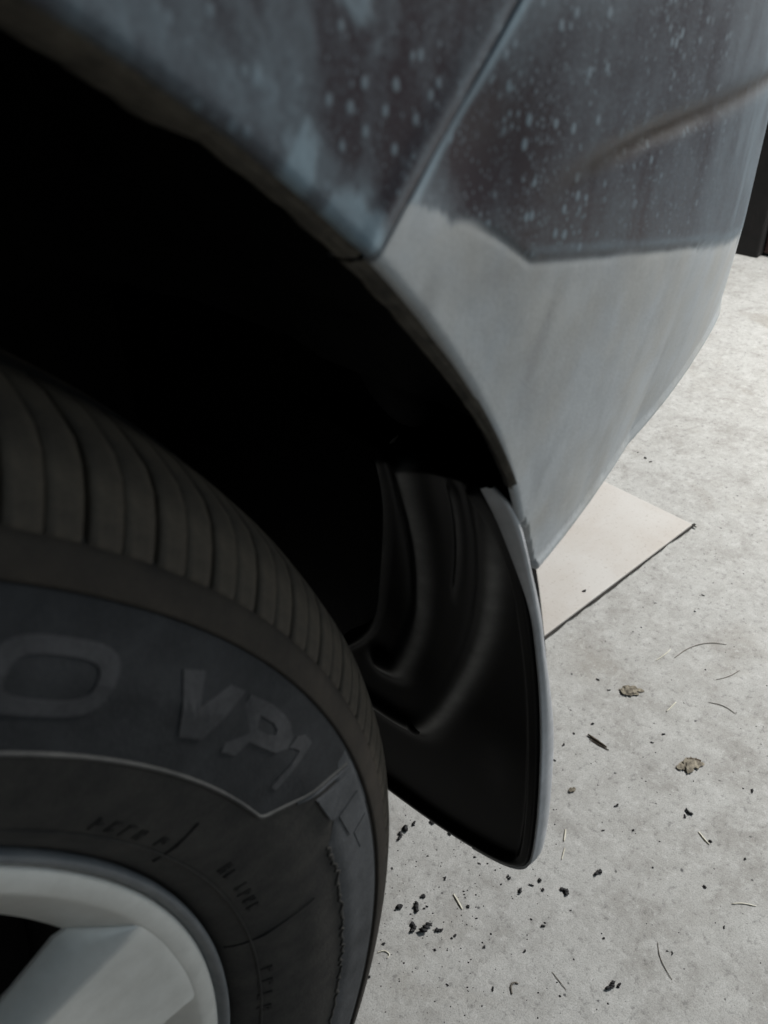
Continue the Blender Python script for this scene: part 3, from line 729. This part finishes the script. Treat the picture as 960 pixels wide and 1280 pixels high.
# ------------------------------------------------------------------ what lies on the floor
def floor_pt(u, v_, z=0.0):
    d = RT * ((u - 480) / 1059.) - UP * ((v_ - 640) / 1059.) + FW
    t = (z - CAM_POS.z) / d.z; p = CAM_POS + d * t
    return p, t
def crumb_mesh(seed):
    rg = random.Random(seed * 11 + 3); bm = bmesh.new(); x = y = 0.; h = rg.uniform(0, 6.28)
    for q in range(rg.choice((2, 3, 3, 4))):
        sz = rg.uniform(.28, .62); g = bmesh.ops.create_icosphere(bm, subdivisions=2 if q == 0 else 1, radius=1)
        for v_ in g['verts']:
            p = v_.co * 1.5 + Vector((seed * 7.1 + q * 3.3, q, 0)); f = 1 + .9 * noise.noise(p) + .55 * noise.noise(p * 2.7)
            v_.co = v_.co * f; v_.co.z = max(v_.co.z, -.5) * rg.uniform(.34, .42)
            v_.co = Vector((v_.co.x * sz + x, v_.co.y * sz * .8 + y, v_.co.z * sz))
        h += rg.uniform(-1.1, 1.1); x += math.cos(h) * .5; y += math.sin(h) * .5
    me = bpy.data.meshes.new('mud_crumb'); bm.to_mesh(me); bm.free(); me.materials.append(M_MUD)
    return me
CM = [crumb_mesh(k) for k in range(12)]
CR = [  # pixel, radius in pixels, label (None: one of the many alike)
 (535, 1157, 12, 'largest black mud crumb, in the cluster beside the tyre', .8), (521, 1138, 8, None, 1), (527, 1121, 6, None, 1), (501, 1134, 6, None, 1), (516, 1163, 7, None, 1), (546, 1163, 6, None, 1),
 (507, 1036, 9, 'black mud crumb just below the bottom edge of the mud flap', .7), (500, 1042, 6, None, 1), (517, 1031, 5, None, 1), (538, 1027, 5, None, 1), (563, 1044, 5, None, 1),
 (637, 1098, 6, 'black mud crumb right under the tip of the mud flap', 1), (650, 1112, 6, None, .7), (662, 1106, 5, None, .6), (676, 1101, 6, None, .6), (679, 1112, 4, None, 1),
 (708, 1117, 6, 'lone black mud crumb right of the flap tip, nearest it', 1.2), (750, 1090, 7, 'black mud crumb on open floor midway right of the flap tip', .9), (881, 1109, 5, 'black mud crumb furthest right in the lower half of the floor', .9),
 (766, 1229, 8, 'fat black mud crumb standing alone at the bottom of the floor', .9), (773, 1233, 5, None, 1), (681, 1158, 4, None, 1), (604, 1185, 4, None, 1), (714, 1138, 3, None, 1), (462, 1221, 5, None, 1), (616, 1238, 4, None, 1),
 (569, 1169, 4, None, 1), (585, 1134, 4, None, 1), (859, 1014, 6, 'elongated black mud crumb on the right below the dry leaves', .6), (856, 1022, 4, None, 1), (888, 1052, 5, 'black mud crumb touching a pale straw', .8), (772, 1006, 4, None, 1), (940, 988, 4, None, 1),
 (831, 918, 3, None, 1), (718, 918, 3, None, 1), (681, 903, 4, None, 1), (760, 863, 3, None, 1), (755, 1038, 3, None, 1), (816, 1084, 3, None, 1), (754, 1173, 3, None, 1), (704, 932, 3, None, 1), (814, 928, 3, None, 1), (741, 905, 4, None, 1),
 (691, 950, 3, None, 1), (748, 850, 3, None, 1), (728, 743, 4, 'small dark crumb lying on the pinkish beige tile', .8), (806, 572, 4, None, 1), (797, 566, 3, None, 1), (812, 578, 3, None, 1), (880, 745, 3, None, 1), (869, 765, 3, None, 1), (792, 1038, 3, None, 1), (655, 1190, 3, None, 1), (560, 1232, 3, None, 1), (700, 1245, 3, None, 1), (840, 1190, 3, None, 1), (905, 1160, 3, None, 1), (930, 1075, 3, None, 1), (478, 1180, 4, None, 1), (490, 1085, 4, None, 1), (556, 1100, 4, None, 1), (600, 1080, 3, None, 1)]
def crumb_place(u, v):
    if v < 600: return 'tiny dark crumb on the bright concrete behind the bumper corner, beyond the tile'
    if v < 800: return 'tiny dark crumb on bare concrete right of the tile corner'
    if v < 960: return 'tiny black crumb on the concrete between the mud flap and the dry leaves'
    if v < 1060 and u < 600: return 'small black crumb close under the lower edge of the mud flap'
    if u < 600 and v < 1180: return 'small black crumb in the scatter beside the tyre, below the flap'
    if 600 < u < 730 and v < 1150: return 'small black crumb in the loose row below the flap tip'
    if v > 1150 and u < 780: return 'small black crumb at the bottom of the floor, left of or beside the fat crumb'
    return 'tiny black crumb on open concrete at the lower right, below the leaves'
for i, (u_, v__, r_, lab, asp) in enumerate(CR):
    p, dep = floor_pt(u_, v__); rad = r_ * dep / 1059 * (.92 if r_ >= 6 else .76)
    ob = link('mud_crumb', CM[i % 12]); ob.location = (p.x, p.y, rad * .27 + (.0045 if lab and 'tile' in lab else 0)); ob.scale = (rad, rad * asp, rad)
    ob.rotation_euler = (0, 0, random.uniform(0, 6.28))
    tag(ob, lab or crumb_place(u_, v__), 'mud crumb', 'black mud crumbs on the floor')

# fine grit nobody could count, thickest beside the tyre
V = []; F = []
for k in range(620):
    if k < 330:
        u_ = random.gauss(540, 60); v__ = random.gauss(1120, 75)
    elif k < 430: u_ = random.uniform(440, 700); v__ = random.uniform(1000, 1290)
    else: u_ = random.uniform(480, 1000); v__ = random.uniform(560, 1300)
    p, dep = floor_pt(u_, v__)
    s_ = abs(random.gauss(0, 1.0)) * .0005 + .0002
    b = len(V); a = random.uniform(0, 6.28)
    for q in range(5):
        t = a + q * 1.2566; rr_ = s_ * random.uniform(.5, 1.3); V.append((p.x + rr_ * math.cos(t), p.y + rr_ * math.sin(t), -.0002))
    V.append((p.x, p.y, s_ * .8)); F += [(b + q, b + (q + 1) % 5, b + 5) for q in range(5)]
tag(link('floor_grit', mesh('floor_grit', V, F), M_MUD, smooth=False), 'fine black grit scattered over the concrete, thickest beside the tyre', 'grit', kind='stuff')

def strand(name, pix, wpx, mat, lab, cat, grp, lift=.0004, flat=.5):
    pts = np.array([(*floor_pt(a, b)[0][:2], 0) for a, b in pix]); dep = floor_pt(*pix[0])[1]
    c2 = curve(pts[:, :2], max(10, 6 * len(pix))); n_ = len(c2); V = []
    cx, cy = c2.mean(0); w_ = wpx * dep / 1059 / 2 * .72
    for i in range(n_):
        d = c2[min(i + 1, n_ - 1)] - c2[max(i - 1, 0)]; d = d / np.hypot(*d); no = np.array((-d[1], d[0]))
        ww = w_ * (.45 + .55 * math.sin(math.pi * (i + .6) / (n_ + .2)) ** .5)
        zz = w_ * flat + lift * (.3 + .7 * abs(math.sin(i * .5 + cx * 40)))
        for k in range(6):
            a = k * math.pi / 3; q = c2[i] + no * ww * math.cos(a); V.append((q[0] - cx, q[1] - cy, zz + ww * flat * math.sin(a)))
    F = grid_faces(n_, 6, closed_v=True) + [tuple(range(5, -1, -1)), tuple((n_ - 1) * 6 + k for k in range(6))]
    ob = link(name, fix(mesh(name, V, F)), mat); ob.location = (cx, cy, 0); return tag(ob, lab, cat, grp)
G1 = 'pale straws and fibres on the floor'; G2 = 'dark hair-thin fibres on the floor'
strand('straw', [(707, 1037), (705, 1052)], 3, M_STRAW, 'short pale straw standing out on the concrete right of the flap tip', 'straw', G1)
strand('straw', [(567, 1118), (573, 1128), (578, 1137)], 3.5, M_STRAW, 'white sliver of straw among the crumbs under the mud flap', 'straw', G1)
strand('straw', [(873, 1040), (881, 1050), (887, 1056)], 3, M_STRAW, 'pale straw on the right with a black crumb at its end', 'straw', G1)
strand('straw', [(706, 1060), (702, 1075)], 2, M_STRAW, 'faint pale straw just below another short straw', 'straw', G1)
strand('straw', [(833, 890), (845, 878)], 2.4, M_STRAW, 'pale straw lying left of the crumpled brown leaf', 'straw', G1)
strand('straw', [(915, 1130), (928, 1129), (945, 1133)], 2.4, M_STRAW, 'pale straw near the right border of the floor', 'straw', G1)
strand('straw', [(472, 1191), (480, 1188), (488, 1193), (484, 1198)], 2.4, M_STRAW, 'curled pale fibre beside the bottom of the tyre', 'straw', G1)
strand('straw', [(820, 826), (832, 818), (838, 812)], 2, M_STRAW, 'pale straw lying between the tile corner and the upper leaf', 'straw', G1)
strand('fibre', [(843, 823), (860, 810), (885, 803), (908, 806)], 1.8, M_HAIR, 'thin dark curved fibre above and right of the upper leaf', 'fibre', G2)
strand('fibre', [(822, 1178), (824, 1196), (832, 1212), (840, 1225)], 1.6, M_HAIR, 'thin dark fibre curving down the lower right floor', 'fibre', G2)
strand('fibre', [(690, 1215), (700, 1228), (708, 1238)], 1.5, M_HAIR, 'thin dark fibre left of the fat lone crumb', 'fibre', G2)
strand('fibre', [(640, 1243), (638, 1232), (643, 1228), (648, 1230)], 3.4, M_HAIR, 'dark hooked fibre on the floor below the mud flap', 'fibre', G2)
strand('fibre', [(885, 878), (905, 882), (920, 893)], 1.6, M_HAIR, 'thin dark fibre right of the two leaves', 'fibre', G2)
strand('fibre', [(895, 850), (912, 846), (925, 838)], 1.4, M_HAIR, 'faint dark fibre far right of the upper leaf', 'fibre', G2)
strand('twig', [(876, 952), (868, 950), (858, 949)], 6, M_TWIG, 'short dark twig end lying against the lower leaf', 'twig', None)
strand('twig', [(735, 919), (748, 928), (758, 935)], 5, M_TWIG, 'dark splintered twig left of the two dry leaves', 'twig', None, flat=.7)
strand('twig', [(737, 924), (747, 931), (761, 938)], 2.5, M_TWIG, 'thin splinter lying along the dark twig', 'twig', None)
def leaf(u_, v__, lx, ly, ang, seed, lab):
    p, dep = floor_pt(u_, v__); k = dep / 1059; rg = random.Random(int(seed * 10)); V = []; F = []
    for q in range(4):                         # torn, curled shreds still holding together
        n_, m_ = 13, 9; b0 = len(V); a0 = rg.uniform(-.9, .9); ox = rg.uniform(-.4, .4) * lx * k; oy = rg.uniform(-.35, .35) * ly * k; sx = rg.uniform(.45, .85); sy = rg.uniform(.28, .6)
        for i in range(n_):
            for j in range(m_):
                a = i / (n_ - 1) * 2 - 1; w_ = max(0, 1 - abs(a) ** 2) ** .5 * (.8 + .8 * noise.noise(Vector((a * 4, seed, q)))) + .05
                b = (j / (m_ - 1) * 2 - 1) * w_
                n1 = Vector((a * 2.4 + seed, b * 2.4, q * 3.)); z = .22 + .5 * noise.noise(n1) + .35 * noise.noise(n1 * 2.6) + .25 * abs(b) ** 2
                x_ = a * lx * k * sx; y_ = b * ly * k * sy
                V.append((ox + x_ * math.cos(a0) - y_ * math.sin(a0), oy + x_ * math.sin(a0) + y_ * math.cos(a0), max(z, .0) * ly * k * .13 + q * .0003))
        F += [tuple(b0 + t for t in f) for f in grid_faces(n_, m_)]
    me = mesh('dry_leaf', V, F); ob = link('dry_leaf', me, M_LEAF)
    md = ob.modifiers.new('thick', 'SOLIDIFY'); md.thickness = .0003
    ob.location = (p.x, p.y, .0005); ob.rotation_euler = (0, 0, ang); return tag(ob, lab, 'leaf', 'dry leaves on the floor')
leaf(790, 863, 17, 13, -.75, 1.3, 'crumpled grey-brown dry leaf, the upper of two on the concrete')
leaf(860, 957, 20, 16, -.55, 4.7, 'crumpled brown dry leaf, the lower of two, beside a dark twig')
leaf(716, 988, 6, 5, -.3, 8.1, 'tiny brown leaf fragment on the concrete right of the mud flap')
